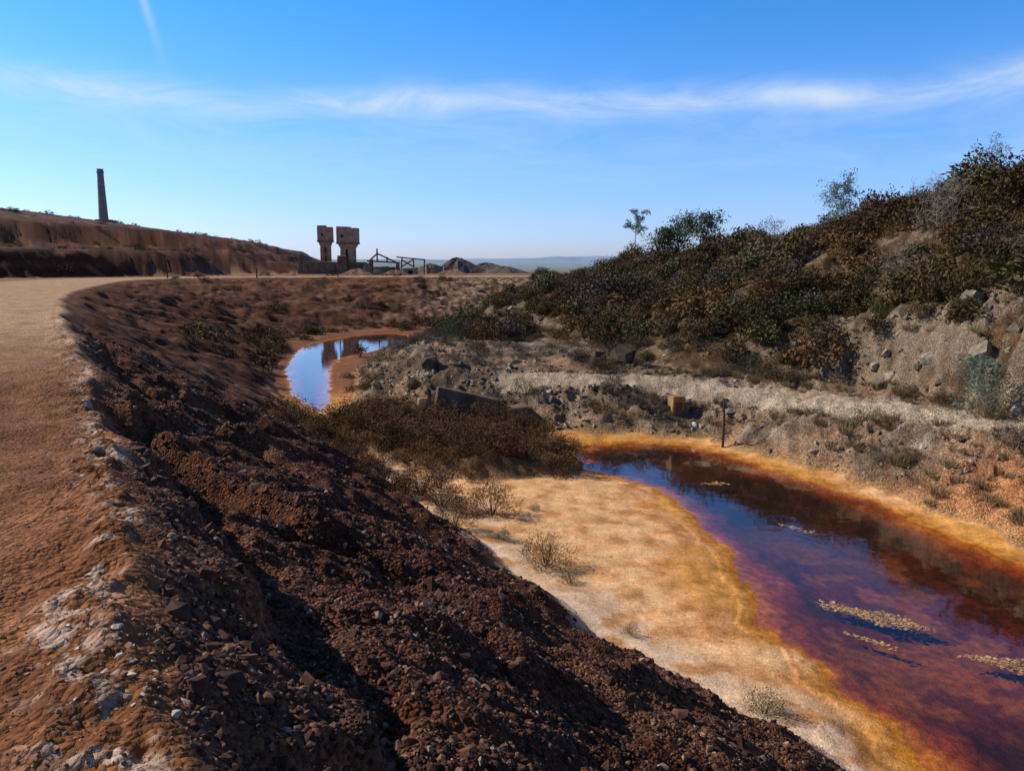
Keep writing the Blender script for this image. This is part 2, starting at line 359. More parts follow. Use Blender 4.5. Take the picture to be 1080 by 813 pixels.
def stone_mat(name,stops,bump=.4):
    m,nt,b=newmat(name);oi=N(nt,'ShaderNodeObjectInfo');r=ramp(nt,stops);nt.links.new(oi.outputs['Random'],r.inputs[0])
    tc=N(nt,'ShaderNodeTexCoord');n=N(nt,'ShaderNodeTexNoise');n.inputs['Scale'].default_value=4;n.inputs['Detail'].default_value=3
    nt.links.new(tc.outputs['Object'],n.inputs['Vector']);r2=ramp(nt,[(.3,(.6,.6,.6)),(.7,(1.3,1.3,1.3))]);nt.links.new(n.outputs[0],r2.inputs[0])
    nt.links.new(mul(nt,r.outputs[0],r2.outputs[0]),b.inputs['Base Color']);b.inputs['Roughness'].default_value=.85;b.inputs['Specular IOR Level'].default_value=.25
    if bump>.5:
        bp=N(nt,'ShaderNodeBump');bp.inputs['Strength'].default_value=bump;bp.inputs['Distance'].default_value=.1;nt.links.new(n.outputs[0],bp.inputs['Height']);nt.links.new(bp.outputs[0],b.inputs['Normal'])
    return m
m_grav=stone_mat('bank_stone',[(0,(.035,.014,.009)),(.45,(.085,.034,.020)),(.78,(.14,.064,.039)),(.93,(.23,.125,.085)),(1,(.36,.25,.18))])
m_road=stone_mat('road_stone',[(0,(.10,.04,.017)),(.6,(.24,.105,.045)),(1,(.42,.26,.16))])
m_salt=stone_mat('salt_crust_stone',[(0,(.28,.17,.11)),(.6,(.44,.32,.23)),(1,(.6,.5,.40))])
m_grey=stone_mat('terrace_stone',[(0,(.10,.07,.047)),(.5,(.21,.16,.115)),(.85,(.32,.255,.19)),(1,(.46,.39,.30))])
m_crag=stone_mat('crag_rock',[(0,(.10,.075,.05)),(.6,(.21,.16,.11)),(1,(.34,.27,.19))],.8)
def polar(n,r0,r1,a0,a1,p=1.0):
    u=rng.random(n)**p
    r=r0*(r1/r0)**u;a=np.radians(rng.uniform(a0,a1,n));return (r*np.sin(a)).astype(f4),(r*np.cos(a)).astype(f4)
def place(x,y,keep,size,sink=.15,tilt=.6):
    z,M=terrain(x,y);k=keep(x,y,z,M);x,y,z=x[k],y[k],z[k];n=len(x);s=size(n,x,y)
    P=np.stack([x,y,z-s*sink],-1)
    rot=np.stack([rng.normal(0,tilt,n),rng.normal(0,tilt,n),rng.uniform(0,6.28,n)],-1)
    sc=s[:,None]*rng.uniform(.75,1.3,(n,3))
    return P,rot,sc,rng.integers(0,6,n)
def kit(name,mat,flat=.7): return [rock_proto('%s_%d'%(name,k),mat,flat) for k in range(6)]
x,y=polar(135000,2.0,28,-44,44)
d=place(x,y,lambda x,y,z,M:(M['sl']>.10)&(M['dl']>.1)&(rng.random(len(x))<.35+.65*ss(-.3,.3,fbm(x*.8,y*.8,3,301))),
        lambda n,x,y:np.clip(rng.lognormal(-3.3,.55,n),.012,.25)*(.62+.05*np.hypot(x,y)),.05)
scatter('bank_gravel',kit('bank_gravel_stone',m_grav),*d)
x,y=polar(42000,1.8,16,-44,20)
d=place(x,y,lambda x,y,z,M:(M['dl']<.25),lambda n,x,y:np.clip(rng.lognormal(-4.35,.45,n),.004,.06)*(.8+.05*np.hypot(x,y)),.15)
scatter('road_gravel',kit('road_gravel_stone',m_road),*d)
x,y=polar(30000,1.8,26,-44,20)
d=place(x,y,lambda x,y,z,M:(np.abs(M['dl']+.05)<.4)&(rng.random(len(x))<.7*np.exp(-((M['dl']+.05)/.22)**2)*ss(.0,.3,fbm(x*1.1,y*1.1,3,311))),lambda n,x,y:np.clip(rng.lognormal(-3.5,.6,n),.01,.16)*(.7+.04*np.hypot(x,y)),.1,.25)
scatter('salt_crust_stones',kit('salt_crust_stone',m_salt,.4),*d)
x=rng.uniform(-12,26,90000).astype(f4);y=rng.uniform(12,75,90000).astype(f4)
d=place(x,y,lambda x,y,z,M:(M['te']>.1)&(M['hi']<2)&(M['pth']>.7)&(rng.random(len(x))<ss(-.6,.3,fbm(x*.5,y*.5,3,305))*(.2+.8*ss(6,2.5,M['te']))),lambda n,x,y:np.clip(rng.lognormal(-2.1,.6,n),.04,.8)*np.where(x>9.5,.6,1),.05)
scatter('terrace_rubble',kit('terrace_rubble_stone',m_grey,.6),*d)
x=rng.uniform(-5,30,9000).astype(f4);y=rng.uniform(12,80,9000).astype(f4)
d=place(x,y,lambda x,y,z,M:(M['crag']>.3)&(M['hi']>.4)&(M['t']<.17)&(M['front'])&(rng.random(len(x))<.7),lambda n,x,y:np.clip(rng.lognormal(-.75,.5,n),.15,1.5),.1,.35)
scatter('crag_boulders',kit('crag_boulder',m_crag,.9),*d)
x=rng.uniform(-2,12,3500).astype(f4);y=rng.uniform(9,30,3500).astype(f4)
d=place(x,y,lambda x,y,z,M:(M['toe']>0)&(M['te']<.1)&(M['be']<0)&(M['w']<.2)&(rng.random(len(x))<.5*ss(1.5,.0,M['toe'])+.12),lambda n,x,y:np.clip(rng.lognormal(-3.5,.4,n),.01,.12))
scatter('sandbar_pebbles',kit('sandbar_pebble',m_grey),*d)
m_min=stone_mat('mineral_crust',[(0,(.26,.14,.04)),(.5,(.42,.26,.10)),(1,(.56,.39,.19))])
px=[];py=[]
for (cx,cy,a_,b_,rz,n) in [(6.95,14.35,1.0,.24,-.62,900),(8.4,12.5,.6,.22,-.5,350),(6.3,23.7,.4,.16,.1,160),(6.5,13.3,.55,.04,-.75,90),(7.3,19.5,.5,.1,-.8,60)]:
    u=rng.uniform(0,6.28,n);q=rng.random(n)**.6;lx=np.cos(u)*q*a_+rng.normal(0,.05,n);ly=np.sin(u)*q*b_*(1+.5*np.sin(lx*5))+rng.normal(0,.04,n)
    px.append(cx+lx*np.cos(rz)-ly*np.sin(rz));py.append(cy+lx*np.sin(rz)+ly*np.cos(rz))
px=np.concatenate(px);py=np.concatenate(py);n=len(px);s_=rng.uniform(.015,.07,n)
scatter('mineral_mat',kit('mineral_clot',m_min,.4),np.stack([px,py,rng.uniform(-.02,.001,n)],-1),np.stack([rng.normal(0,.2,n),rng.normal(0,.2,n),rng.uniform(0,6,n)],-1),np.stack([s_*1.6,s_*1.6,s_*.6],-1),rng.integers(0,6,n))
# ------------------------------------------------------------ vegetation
def leafmat(name,c1,c2,c3,trans=.15):
    m,nt,b=newmat(name);oi=N(nt,'ShaderNodeObjectInfo');at=N(nt,'ShaderNodeAttribute',attribute_name='lv')
    r=ramp(nt,[(0,c1),(.5,c2),(1,c3)])
    s=mathn(nt,'ADD',mathn(nt,'MULTIPLY',oi.outputs['Random'],.65),mathn(nt,'MULTIPLY',at.outputs['Fac'],.35))
    nt.links.new(s,r.inputs[0]);nt.links.new(r.outputs[0],b.inputs['Base Color']);b.inputs['Roughness'].default_value=.7;b.inputs['Specular IOR Level'].default_value=.1
    if trans>.2:
        tl=N(nt,'ShaderNodeBsdfTranslucent');nt.links.new(r.outputs[0],tl.inputs[0]);mm=N(nt,'ShaderNodeMixShader');mm.inputs[0].default_value=trans
        nt.links.new(b.outputs[0],mm.inputs[1]);nt.links.new(tl.outputs[0],mm.inputs[2]);nt.links.new(mm.outputs[0],nt.nodes['Material Output'].inputs[0])
    return m
m_bark=surf('bark',(.08,.06,.045),(.2,.16,.12),8,.95,.5,20)
m_twig=surf('dry_twigs',(.10,.07,.05),(.2,.15,.11),8,.95,.3,20)
class Mesh:
    def __init__(s): s.v=[];s.f=[];s.m=[];s.l=[]
    def tube(s,p0,p1,r0,r1,n=5,mi=0):
        p0=Vector(p0);p1=Vector(p1);d=(p1-p0).normalized();a=d.orthogonal().normalized();b=d.cross(a);k=len(s.v)
        for p,r in((p0,r0),(p1,r1)):
            for i in range(n):
                t=2*math.pi*i/n;s.v.append(p+(a*math.cos(t)+b*math.sin(t))*r);s.l.append(.3)
        for i in range(n):
            j=(i+1)%n;s.f.append((k+i,k+j,k+n+j,k+n+i));s.m.append(mi)
    def leaf(s,p,L,W,mi=1,d=None,val=None):
        if d is None: d=Vector([random.gauss(0,1) for _ in range(3)])
        d=Vector(d).normalized();a=d.cross(Vector([random.gauss(0,1) for _ in range(3)])).normalized();p=Vector(p);k=len(s.v)
        val=random.random() if val is None else val
        s.v+= [p-d*L/2,p+a*W/2,p+d*L/2,p-a*W/2];s.l+=[val]*4;s.f.append((k,k+1,k+2,k+3));s.m.append(mi)
    def obj(s,name,mats):
        m=bpy.data.meshes.new(name);m.from_pydata([tuple(q) for q in s.v],[],s.f)
        for t in mats:m.materials.append(t)
        m.polygons.foreach_set('material_index',np.array(s.m,np.int32))
        a=m.attributes.new('lv','FLOAT','POINT');a.data.foreach_set('value',np.array(s.l,f4));return bpy.data.objects.new(name,m)
def shrub(name,mat,nc=18,nl=42,L=.09,W=.03,h=.75,sp=.17,up=.3,tw=True):
    s=Mesh()
    for c in range(nc):
        th=random.uniform(0,6.28);ph=math.acos(random.uniform(.02,1));rr=random.uniform(.55,1.0)
        cx=Vector((math.cos(th)*math.sin(ph)*rr*.55,math.sin(th)*math.sin(ph)*rr*.55,.12+math.cos(ph)*rr*h))
        if tw: 
            mid=cx*.5+Vector((random.gauss(0,.04),random.gauss(0,.04),0));s.tube((0,0,-.1),mid,.012,.008,3,0);s.tube(mid,cx*1.08,.008,.003,3,0)
        cv=random.uniform(0,.6)
        for l in range(nl):
            p=cx+Vector((random.gauss(0,sp*.6),random.gauss(0,sp*.6),random.gauss(0,sp*.6)))
            if p.z<0: p.z=random.random()*.1
            d=(p-Vector((0,0,-.1))).normalized()*up+Vector([random.gauss(0,.5) for _ in range(3)])
            s.leaf(p,L*random.uniform(.6,1.3),W*random.uniform(.7,1.3),1,d,cv+random.uniform(0,.4))
    return s.obj(name,[m_twig,mat])
ml_dark=leafmat('maquis_leaves',(.035,.023,.010),(.090,.056,.020),(.17,.112,.042))
ml_green=leafmat('green_leaves',(.045,.045,.015),(.085,.080,.027),(.14,.125,.048))
ml_heath=leafmat('heath_leaves',(.055,.026,.011),(.13,.062,.023),(.23,.125,.050))
ml_pale=leafmat('pale_leaves',(.10,.14,.10),(.16,.21,.15),(.22,.27,.2),.25)
ml_dry=leafmat('dry_grass',(.14,.09,.045),(.22,.155,.075),(.32,.24,.13))
ml_olive=leafmat('olive_leaves',(.035,.045,.02),(.07,.085,.04),(.12,.14,.07),.25)
ml_grey=leafmat('grey_heather_leaves',(.06,.040,.032),(.11,.078,.060),(.18,.13,.10))
def tuft(name,mat,n=160,L=.6):
    s=Mesh()
    for i in range(n):
        th=random.uniform(0,6.28);r=random.random()**.5*.3;b=Vector((math.cos(th)*r,math.sin(th)*r,0))
        d=Vector((math.cos(th)*random.uniform(0,.8),math.sin(th)*random.uniform(0,.8),1)).normalized();p=b+d*L*random.uniform(.2,.5)
        s.leaf(p,L*random.uniform(.5,1),.022,1,d)
    return s.obj(name,[m_twig,mat])
def veg(name,protos,x,y,keep,size,hs=1.0):
    z,M=terrain(x,y);k=keep(x,y,z,M);x,y,z=x[k],y[k],z[k];n=len(x);s=size(n,x,y)
    P=np.stack([x,y,z-.04*s],-1);rot=np.stack([rng.normal(0,.12,n),rng.normal(0,.12,n),rng.uniform(0,6.28,n)],-1)
    sc=s[:,None]*rng.uniform(.8,1.25,(n,3))*np.array([1,1,hs]);return scatter(name,protos,P,rot,sc,rng.integers(0,len(protos),n))
x=rng.uniform(-6,70,15000).astype(f4);y=rng.uniform(8,135,15000).astype(f4)
veg('hillside_scrub',[shrub('scrub_%d'%k,[ml_dark,ml_dark,ml_heath,ml_green,ml_dark,ml_dark,ml_grey,ml_dark][k],22,34,.11,.04) for k in range(8)],x,y,
    lambda x,y,z,M:(((M['hi']>.6)&(M['front']|(M['t']>.8)))|((M['te']>1.5)&(y>50)&(rng.random(len(x))<.45)))&(M['pth']>1.3)&(np.abs(np.arctan2(x,y))<.75)&(rng.random(len(x))<(.28+.72*ss(-.35,.1,fbm(x*.25,y*.25,3,401)))*(1-.78*M['crag']*(x>5)*ss(.18,.12,M['t']))),
    lambda n,x,y:np.clip(rng.lognormal(.05,.42,n),.4,2.8),.8)
x=rng.uniform(-9,3,1000).astype(f4);y=rng.uniform(18,36,1000).astype(f4)
veg('bench_heath',[shrub('heath_%d'%k,ml_heath,20,60,.08,.02,.7) for k in range(4)],x,y,
    lambda x,y,z,M:((M['be']>-.1)|((M['toe']>-1.2)&(M['toe']<.6)&(y>21)))&(M['te']<.3)&(M['w']<-.3)&(rng.random(len(x))<.6),
    lambda n,x,y:np.clip(rng.lognormal(-.2,.4,n),.35,1.5),.75)
x=rng.uniform(-14,24,3600).astype(f4);y=rng.uniform(10,60,3600).astype(f4)
veg('terrace_shrubs',[shrub('terr_%d'%k,[ml_heath,ml_dark,ml_grey,ml_green,ml_grey][k],16,50,.08,.02,.7) for k in range(5)],x,y,
    lambda x,y,z,M:(M['te']>.3)&(M['hi']<.8)&(M['pth']>1.0)&(rng.random(len(x))<.8*ss(-.02,.25,fbm(x*.35,y*.35,3,405)+.3*(x>6)*ss(2.5,4,M['te']))),
    lambda n,x,y:np.clip(rng.lognormal(-.4,.4,n),.25,1.3),.75)
x=rng.uniform(-48,12,3200).astype(f4);y=rng.uniform(40,128,3200).astype(f4)
veg('far_bank_scrub',[shrub('fbs_%d'%k,[ml_heath,ml_dark][k],14,30,.12,.05,.7) for k in range(2)],x,y,
    lambda x,y,z,M:(M['te']<0)&(M['w']<-.6)&(M['dl']>1)&(rng.random(len(x))<.15*ss(-.1,.3,fbm(x*.12,y*.12,3,407))+.7*ss(-3,0,M['toe'])*ss(4,1,M['toe'])),
    lambda n,x,y:np.clip(rng.lognormal(.1,.35,n),.5,2.2),.7)
x=rng.uniform(-220,-20,4200).astype(f4);y=rng.uniform(60,300,4200).astype(f4)
veg('mine_tip_scrub',[shrub('mts_%d'%k,ml_dark,12,24,.14,.06,.7) for k in range(2)],x,y,
    lambda x,y,z,M:((M['a1']>1)|(M['a2']>1)|(M['dl']<-14))&(rng.random(len(x))<.5*ss(.0,.35,fbm(x*.05,y*.05,3,409))),
    lambda n,x,y:np.clip(rng.lognormal(.2,.4,n),.4,2.4),.6)
gp=[shrub('sb_%d'%k,[ml_heath,ml_dry][k],22,90,.09,.014,.8,.2,.9) for k in range(2)]
def single(name,proto,x,y,s,hs=1):
    o=bpy.data.objects.new(name,proto.data);o.location=(x,y,HZ(x,y)-.03);o.scale=(s,s,s*hs);o.rotation_euler=(0,0,random.uniform(0,6));link(o)
for k,(x_,y_,s_,p) in enumerate([(-.55,20.2,1.15,0),(-1.4,18.6,.9,0),(-1.9,20.6,1.2,0),(-2.6,21.6,1.1,0),(.75,16.6,.95,1),(3.65,10.6,.55,1),(-.2,18.0,.4,1),(.6,20.6,.3,1),(1.2,15.6,.4,1),(2.1,13.2,.3,1)]):
    single('sandbar_shrub',gp[p],x_,y_,s_,.85)
ft=[tuft('tuft_%d'%k,ml_dry) for k in range(3)]
x=rng.uniform(4,22,700).astype(f4);y=rng.uniform(12,38,700).astype(f4)
veg('dry_grass_tufts',ft,x,y,lambda x,y,z,M:(M['te']>.2)&(M['hi']<3)&(M['pth']>.6)&(rng.random(len(x))<.7),lambda n,x,y:rng.uniform(.25,.75,n))
# ---- trees
def tree(name,x,y,h,spread,leaf,crown0=.35,nb=9,nl=60,L=.16,W=.06,lean=(0,0),trunk=.05,dens=1.0,bark=None,cs=.28,bare=False):
    s=Mesh();p=Vector((0,0,-.3));d=Vector((lean[0],lean[1],1)).normalized();segs=7;pts=[p]
    for i in range(segs):
        d=(d+Vector((random.gauss(0,.07),random.gauss(0,.07),0))).normalized();q=p+d*(h*.85+.3)/segs
        s.tube(p,q,trunk*h/4*(1-.8*i/segs),trunk*h/4*(1-.8*(i+1)/segs),7,0);p=q;pts.append(p)
    for b in range(nb):
        t=crown0+(1-crown0)*(b+.5)/nb;k=min(int(t*segs),segs-1);o=pts[k].lerp(pts[k+1],t*segs-k)
        th=b*2.4+random.uniform(-.4,.4);ln=spread*(1.05-.5*t)*random.uniform(.6,1.15)
        dd=Vector((math.cos(th),math.sin(th),random.uniform(.3,.9))).normalized();c=o
        for i in range(3):
            dd=(dd+Vector((random.gauss(0,.2),random.gauss(0,.2),random.gauss(0,.15)+.08))).normalized();e=c+dd*ln/3
            s.tube(c,e,trunk*h/4*.35*(1-i/3.3),trunk*h/4*.35*(1-(i+1)/3.3),4,0)
            for tw in range(3 if not bare else 7):
                e2=e+Vector((random.gauss(0,1),random.gauss(0,1),random.gauss(.3,1))).normalized()*ln*.3;s.tube(e,e2,.010*h/3,.003,3,0)
                if bare:
                    for _ in range(3):
                        e3=e2+Vector((random.gauss(0,1),random.gauss(0,1),random.gauss(.3,1))).normalized()*ln*.2;s.tube(e2,e3,.006*h/3,.002,3,0)
                if not bare and i>0:
                    cv=random.uniform(0,.6)
                    for l in range(int(nl*dens/6)):
                        s.leaf(e2+Vector((random.gauss(0,cs),random.gauss(0,cs),random.gauss(0,cs*.7)))*ln*.45,L*random.uniform(.6,1.3),W*random.uniform(.7,1.3),1,None,cv+random.uniform(0,.4))
            c=e
    o=s.obj(name,[bark or m_bark,leaf]);o.location=(x,y,HZ(x,y));link(o);return o
m_silver=surf('silver_bark',(.20,.16,.12),(.33,.28,.22),8,.9,.3,20)
tree('eucalyptus_tree',13.5,86.5,6.2,1.6,ml_pale,.6,10,110,.26,.10,(.0,0),.045,1,m_silver)
tree('eucalyptus_tree',24.2,61.5,4.5,2.0,ml_pale,.3,12,190,.18,.07,(.12,0),.05,1,m_silver,.4)
tree('eucalyptus_tree',28.3,47.3,2.4,1.6,ml_pale,.35,9,80,.13,.05,(-.1,0),.05,1,m_bark,.4)
tree('olive_tree',15.6,80,2.9,2.8,ml_olive,.12,14,220,.24,.11,(0,0),.07,1.3,None,.42)
tree('olive_tree',18.0,77,3.2,2.9,ml_olive,.12,14,220,.24,.11,(0,0),.07,1.3,None,.42)
tree('juniper_tree',21.2,66,2.1,1.6,ml_olive,.1,12,60,.14,.05,(.1,0),.05,1,None,.4)
tree('bare_tree',27.3,55.8,2.4,.8,ml_dry,.5,4,0,.1,.05,(.35,0),.06,1,None,.3,True)
tree('bare_tree',21.5,40.5,3.0,2.1,ml_dry,.1,14,0,.1,.05,(0,0),.05,1,m_silver,.3,True)
tree('bare_tree',17.5,36,2.2,1.6,ml_dry,.1,10,0,.1,.05,(0,0),.05,1,m_silver,.3,True)
tree('willow_shrub',14.9,25.0,2.0,1.1,ml_pale,.1,16,130,.12,.04,(0,0),.04,1,m_silver,.45)
tree('tamarisk_shrub',-3.5,44,1.2,1.2,ml_olive,.1,12,80,.12,.04,(0,0),.05,1,None,.5)
# ------------------------------------------------------------ structures
def empty(name,loc,rz=0):
    e=bpy.data.objects.new(name,None);e.location=loc;e.rotation_euler=(0,0,rz);e.empty_display_size=.5;link(e);return e
def part(parent,name,verts,faces,mat,bevel=0):
    m=bpy.data.meshes.new(name);m.from_pydata(verts,[],faces);m.materials.append(mat)
    o=bpy.data.objects.new(name,m);link(o,parent)
    if bevel: 
        q=o.modifiers.new('b','BEVEL');q.width=bevel;q.segments=1
    return o
BF=[(0,3,2,1),(4,5,6,7),(0,1,5,4),(1,2,6,5),(2,3,7,6),(3,0,4,7)]
def box(parent,name,c,s,mat,top=1.0,bevel=.04,j=0,shear=0):
    x,y,z=c;a,b_,h=s[0]/2,s[1]/2,s[2]
    v=[]
    for k,(zz,t) in enumerate(((z,1),(z+h,top))):
        for sx,sy in((-1,-1),(1,-1),(1,1),(-1,1)):
            v.append((x+sx*a*t+random.uniform(-j,j)+shear*k,y+sy*b_*t+random.uniform(-j,j),zz+random.uniform(-j,j)))
    return part(parent,name,v,BF,mat,bevel)
m_conc=surf('old_concrete',(.26,.14,.085),(.46,.29,.18),.8,.95,.4,4)
m_concd=surf('stained_concrete',(.10,.06,.04),(.22,.14,.09),1.2,.95,.4,4)
m_brick=surf('chimney_brick',(.20,.15,.12),(.34,.27,.22),2,.95,.3,6)
m_rust=surf('rusted_steel',(.10,.045,.025),(.2,.10,.06),3,.8,.2,10)
m_wood=surf('weathered_wood',(.04,.03,.022),(.09,.07,.05),6,.9,.4,20)
m_dark=surf('dark_opening',(.01,.009,.008),(.02,.017,.015),2)
ch=empty('brick_chimney',(-128,252,HZ(-128,252)-1))
def lathe(parent,name,prof,mat,n=20):
    v=[];f=[]
    for r,z in prof:
        for i in range(n):
            t=2*math.pi*i/n;v.append((r*math.cos(t),r*math.sin(t),z))
    for k in range(len(prof)-1):
        for i in range(n):
            j=(i+1)%n;f.append((k*n+i,k*n+j,(k+1)*n+j,(k+1)*n+i))
    f.append(tuple(range((len(prof)-1)*n,len(prof)*n)));return part(parent,name,v,f,mat)
lathe(ch,'shaft',[(1.45,0),(1.4,2),(1.15,9),(.95,15.6),(1.08,15.7),(1.08,16.2),(.95,16.3),(.95,16.9)],m_brick)
box(ch,'plinth',(0,0,-.5),(3.8,3.8,2.0),m_brick)
def hopper(name,x,y,z,w,h,rz,steps):
    e=empty(name,(x,y,z),rz)
    hd=h*.36
    box(e,'head',(0,0,h-hd),(w,w*.8,hd),m_conc,1,.06,.08)
    box(e,'head_rim',(-w*.2,0,h),(w*.55,w*.84,.3),m_conc,1,.04,.06)
    box(e,'head_window',(-w*.18,-w*.4,h-hd*.62),(w*.10,.12,hd*.18),m_dark,1,0)
    box(e,'head_band',(0,0,h-hd*1.02),(w*1.03,w*.83,.3),m_concd,1,.04,.03)
    box(e,'waist',(0,0,h*.50),(w*.60,w*.55,h*.14),m_conc,1.45,.05)
    for i,sx in enumerate((-1,1)):
        for k,sy in enumerate((-1,1)):
            box(e,'leg_%d%d'%(i,k),(sx*w*.2,sy*w*.2,-1),(w*.28,w*.2,h*.51+1),m_conc,.9,.05,.06)
    box(e,'brace',(0,0,h*.26),(w*.66,w*.3,h*.07),m_conc)
    box(e,'back_wall',(0,w*.1,-1),(w*.34,w*.12,h*.50+.98),m_concd)
    return e
hopper('ore_hopper_tower',-39.6,170,6.4,3.3,8.4,.15,1)
hopper('ore_hopper_tower',-34.4,168,5.6,4.1,8.9,-.1,1)
wl=empty('retaining_wall_ruin',(-37,167,4.5),.05)
box(wl,'wall_long',(0,0,0),(13,1.2,3.0),m_concd,1,.05,.25);box(wl,'wall_end',(7,-1,0),(2.2,3,2.6),m_conc,.8,.05,.2);box(wl,'wall_stub',(-6.6,.9,0),(2.4,2,4.4),m_concd,.85,.05,.2);box(wl,'wall_mid',(1.5,-1.1,0),(2.4,1,4.2),m_concd,.8,.05,.2)
def ruin(name,x,y,rz,k=1.0,tr=True):
    rb=empty(name,(x,y,HZ(x,y)-.4),rz);rb.scale=(k,k,k)
    box(rb,'wall_a',(-2.6,0,0),(.9,4,3.3),m_concd,.8,.03,.25);box(rb,'wall_b',(2.8,0,0),(1.0,4,2.6),m_concd,.8,.03,.25);box(rb,'wall_back',(0,2.3,0),(4.4,.4,2.0),m_conc,1,.03,.3)
    box(rb,'wall_front',(-1.2,-1.9,0),(2.2,.5,1.5),m_conc,.8,.03,.3)
    if tr:
        for q,(xa,za,xb,zb) in enumerate([(-2.8,3.2,-1.3,4.6),(-1.3,4.6,2.6,2.8),(-1.3,2.9,-1.3,5.6),(-3.4,3.1,3.4,2.7),(.7,2.8,.7,3.9)]):
            L=math.hypot(xb-xa,zb-za);o=box(rb,'truss_%d'%q,(0,0,-L/2),(.3,.3,L),m_rust,1,.02);o.location=((xa+xb)/2,-.8,(za+zb)/2);o.rotation_euler=(0,math.atan2(xb-xa,zb-za),0)
    box(rb,'low_shed',(5.4,0,0),(3.0,3,1.7),m_conc,.9,.03,.25);box(rb,'shed_door',(5.4,-1.56,0),(.9,.08,1.2),m_dark,1,0)
ruin('mine_building_ruin',-26.5,165,.1)
ruin('mine_building_ruin',-31,182,-.3,.8,False)
ruin('mine_building_ruin',-17,178,.25,.75,False)
gt=empty('loading_gantry',(-22.5,172,4.6),.1)
for q,(xa,za,xb,zb) in enumerate([(-1.5,0,-1.2,4.0),(1.5,0,1.2,3.6),(-2.4,4.0,3.8,3.4),(-1.3,2,1.3,3.5),(1.3,1.9,-1.3,3.4),(3.5,0,3.6,3.4)]):
    L=math.hypot(xb-xa,zb-za);o=box(gt,'member_%d'%q,(0,0,-L/2),(.28,.28,L),m_rust,1,.02);o.location=((xa+xb)/2,q*.01,(za+zb)/2);o.rotation_euler=(0,math.atan2(xb-xa,zb-za),0)
def heap(name,x,y,r,h,mat):
    n=26;v=[];f=[]
    rings=[(1.15,-.15),(1,0),(.8,.25),(.58,.5),(.38,.72),(.18,.9),(.05,.97)]
    for k,(a,b_) in enumerate(rings):
        for i in range(n):
            t=2*math.pi*i/n;q=a*(1+.16*math.sin(3*t+r)+.09*math.sin(7*t+x)+random.uniform(-.05,.05));v.append((math.cos(t)*r*q,math.sin(t)*r*q,h*b_*(1+random.uniform(-.06,.06))))
    for k in range(len(rings)-1):
        for i in range(n):
            j=(i+1)%n;f.append((k*n+i,k*n+j,(k+1)*n+j,(k+1)*n+i))
    f.append(tuple(range((len(rings)-1)*n,len(rings)*n)))
    e=part(None,name,v,f,mat);e.location=(x,y,HZ(x,y)-.2);return e
m_heap=surf('spoil',(.07,.05,.042),(.14,.105,.085),.6,.95,.6,2);m_heapr=surf('red_spoil',(.14,.065,.04),(.25,.13,.085),.6,.95,.6,2)
for x_,y_,r_,h_,mt in [(-14.5,210,8,4.4,m_heap),(-7,220,9,3.2,m_heap),(-20,195,6,2.6,m_heap),(-22,150,3,1.2,m_heapr),(-2,200,7,2.0,m_heap),(-30,155,3.4,1.5,m_heapr),(-12,160,4,1.2,m_heapr)]:
    heap('spoil_heap',x_,y_,r_,h_,mt)
for k in range(3):
    e=empty('road_marker_post',(-48.5+1.2*k*9,112+k*5.5,4.95))
    box(e,'post',(0,0,0),(.16,.16,1.3),m_wood,.9,.01);box(e,'cap',(0,0,1.3),(.2,.2,.08),m_wood,.6,0)
cx,cy=-1.7,31.9;e=empty('concrete_block_ruin',(cx,cy,max(HZ(cx,cy),.35)-.1),.12)
part(e,'slab',[(-1.6,-.5,0),(1.7,-.35,0),(1.7,.6,0),(-1.6,.6,0),(-1.35,-.35,1.6),(1.2,-.2,.95),(1.2,.5,.95),(-1.35,.5,1.5)],BF,m_concd,.05)
box(e,'footing',(1.9,-.1,0),(1.0,.9,.7),m_concd,.85,.04,.08);box(e,'broken_end',(-1.9,.1,.1),(.6,.8,1.0),m_conc,.7,.04,.1)
cx,cy=6.6,31.2;e=empty('sluice_box',(cx,cy,HZ(cx,cy)-.3),.2);m_ochre=surf('ochre_concrete',(.22,.12,.045),(.40,.24,.09),3,.9,.3,12)
box(e,'body',(0,0,0),(.5,.5,.85),m_ochre,1,.03,.03);box(e,'side_wing',(.42,.05,0),(.3,.4,.55),m_ochre,.9,.03,.03);box(e,'gate',(0,-.275,.15),(.28,.03,.45),m_rust,1,0)
m_bld=surf('dark_rock',(.035,.025,.018),(.11,.08,.055),2,.95,.8,6)
for (x_,y_,s_) in [(5.4,37.4,1.9),(4.2,38.2,1.3),(-3.9,37,1.2),(-4.6,36.2,.9)]:
    o=rock_proto('rock_boulder',m_bld,.85,26);o.location=(x_,y_,HZ(x_,y_)+.25*s_);o.scale=(s_,s_*.9,s_*.85);o.rotation_euler=(.2,.1,x_);link(o)
s=Mesh();s.tube((0,0,-.4),(.02,0,.9),.05,.045,8);s.tube((.02,0,.9),(.0,.02,1.85),.045,.03,8)
s.tube((.02,0,1.35),(-.12,0,1.6),.015,.008,4);s.tube((0,0,.5),(.45,.05,.75),.02,.008,4);s.tube((0,0,.35),(-.5,0,.5),.02,.006,4);s.tube((.2,.02,.6),(.55,.1,.35),.012,.005,4);s.tube((-.25,0,.42),(-.45,.1,.2),.012,.005,4)
o=s.obj('wooden_post',[m_wood,m_wood]);o.location=(7.75,28.35,0.02);link(o)
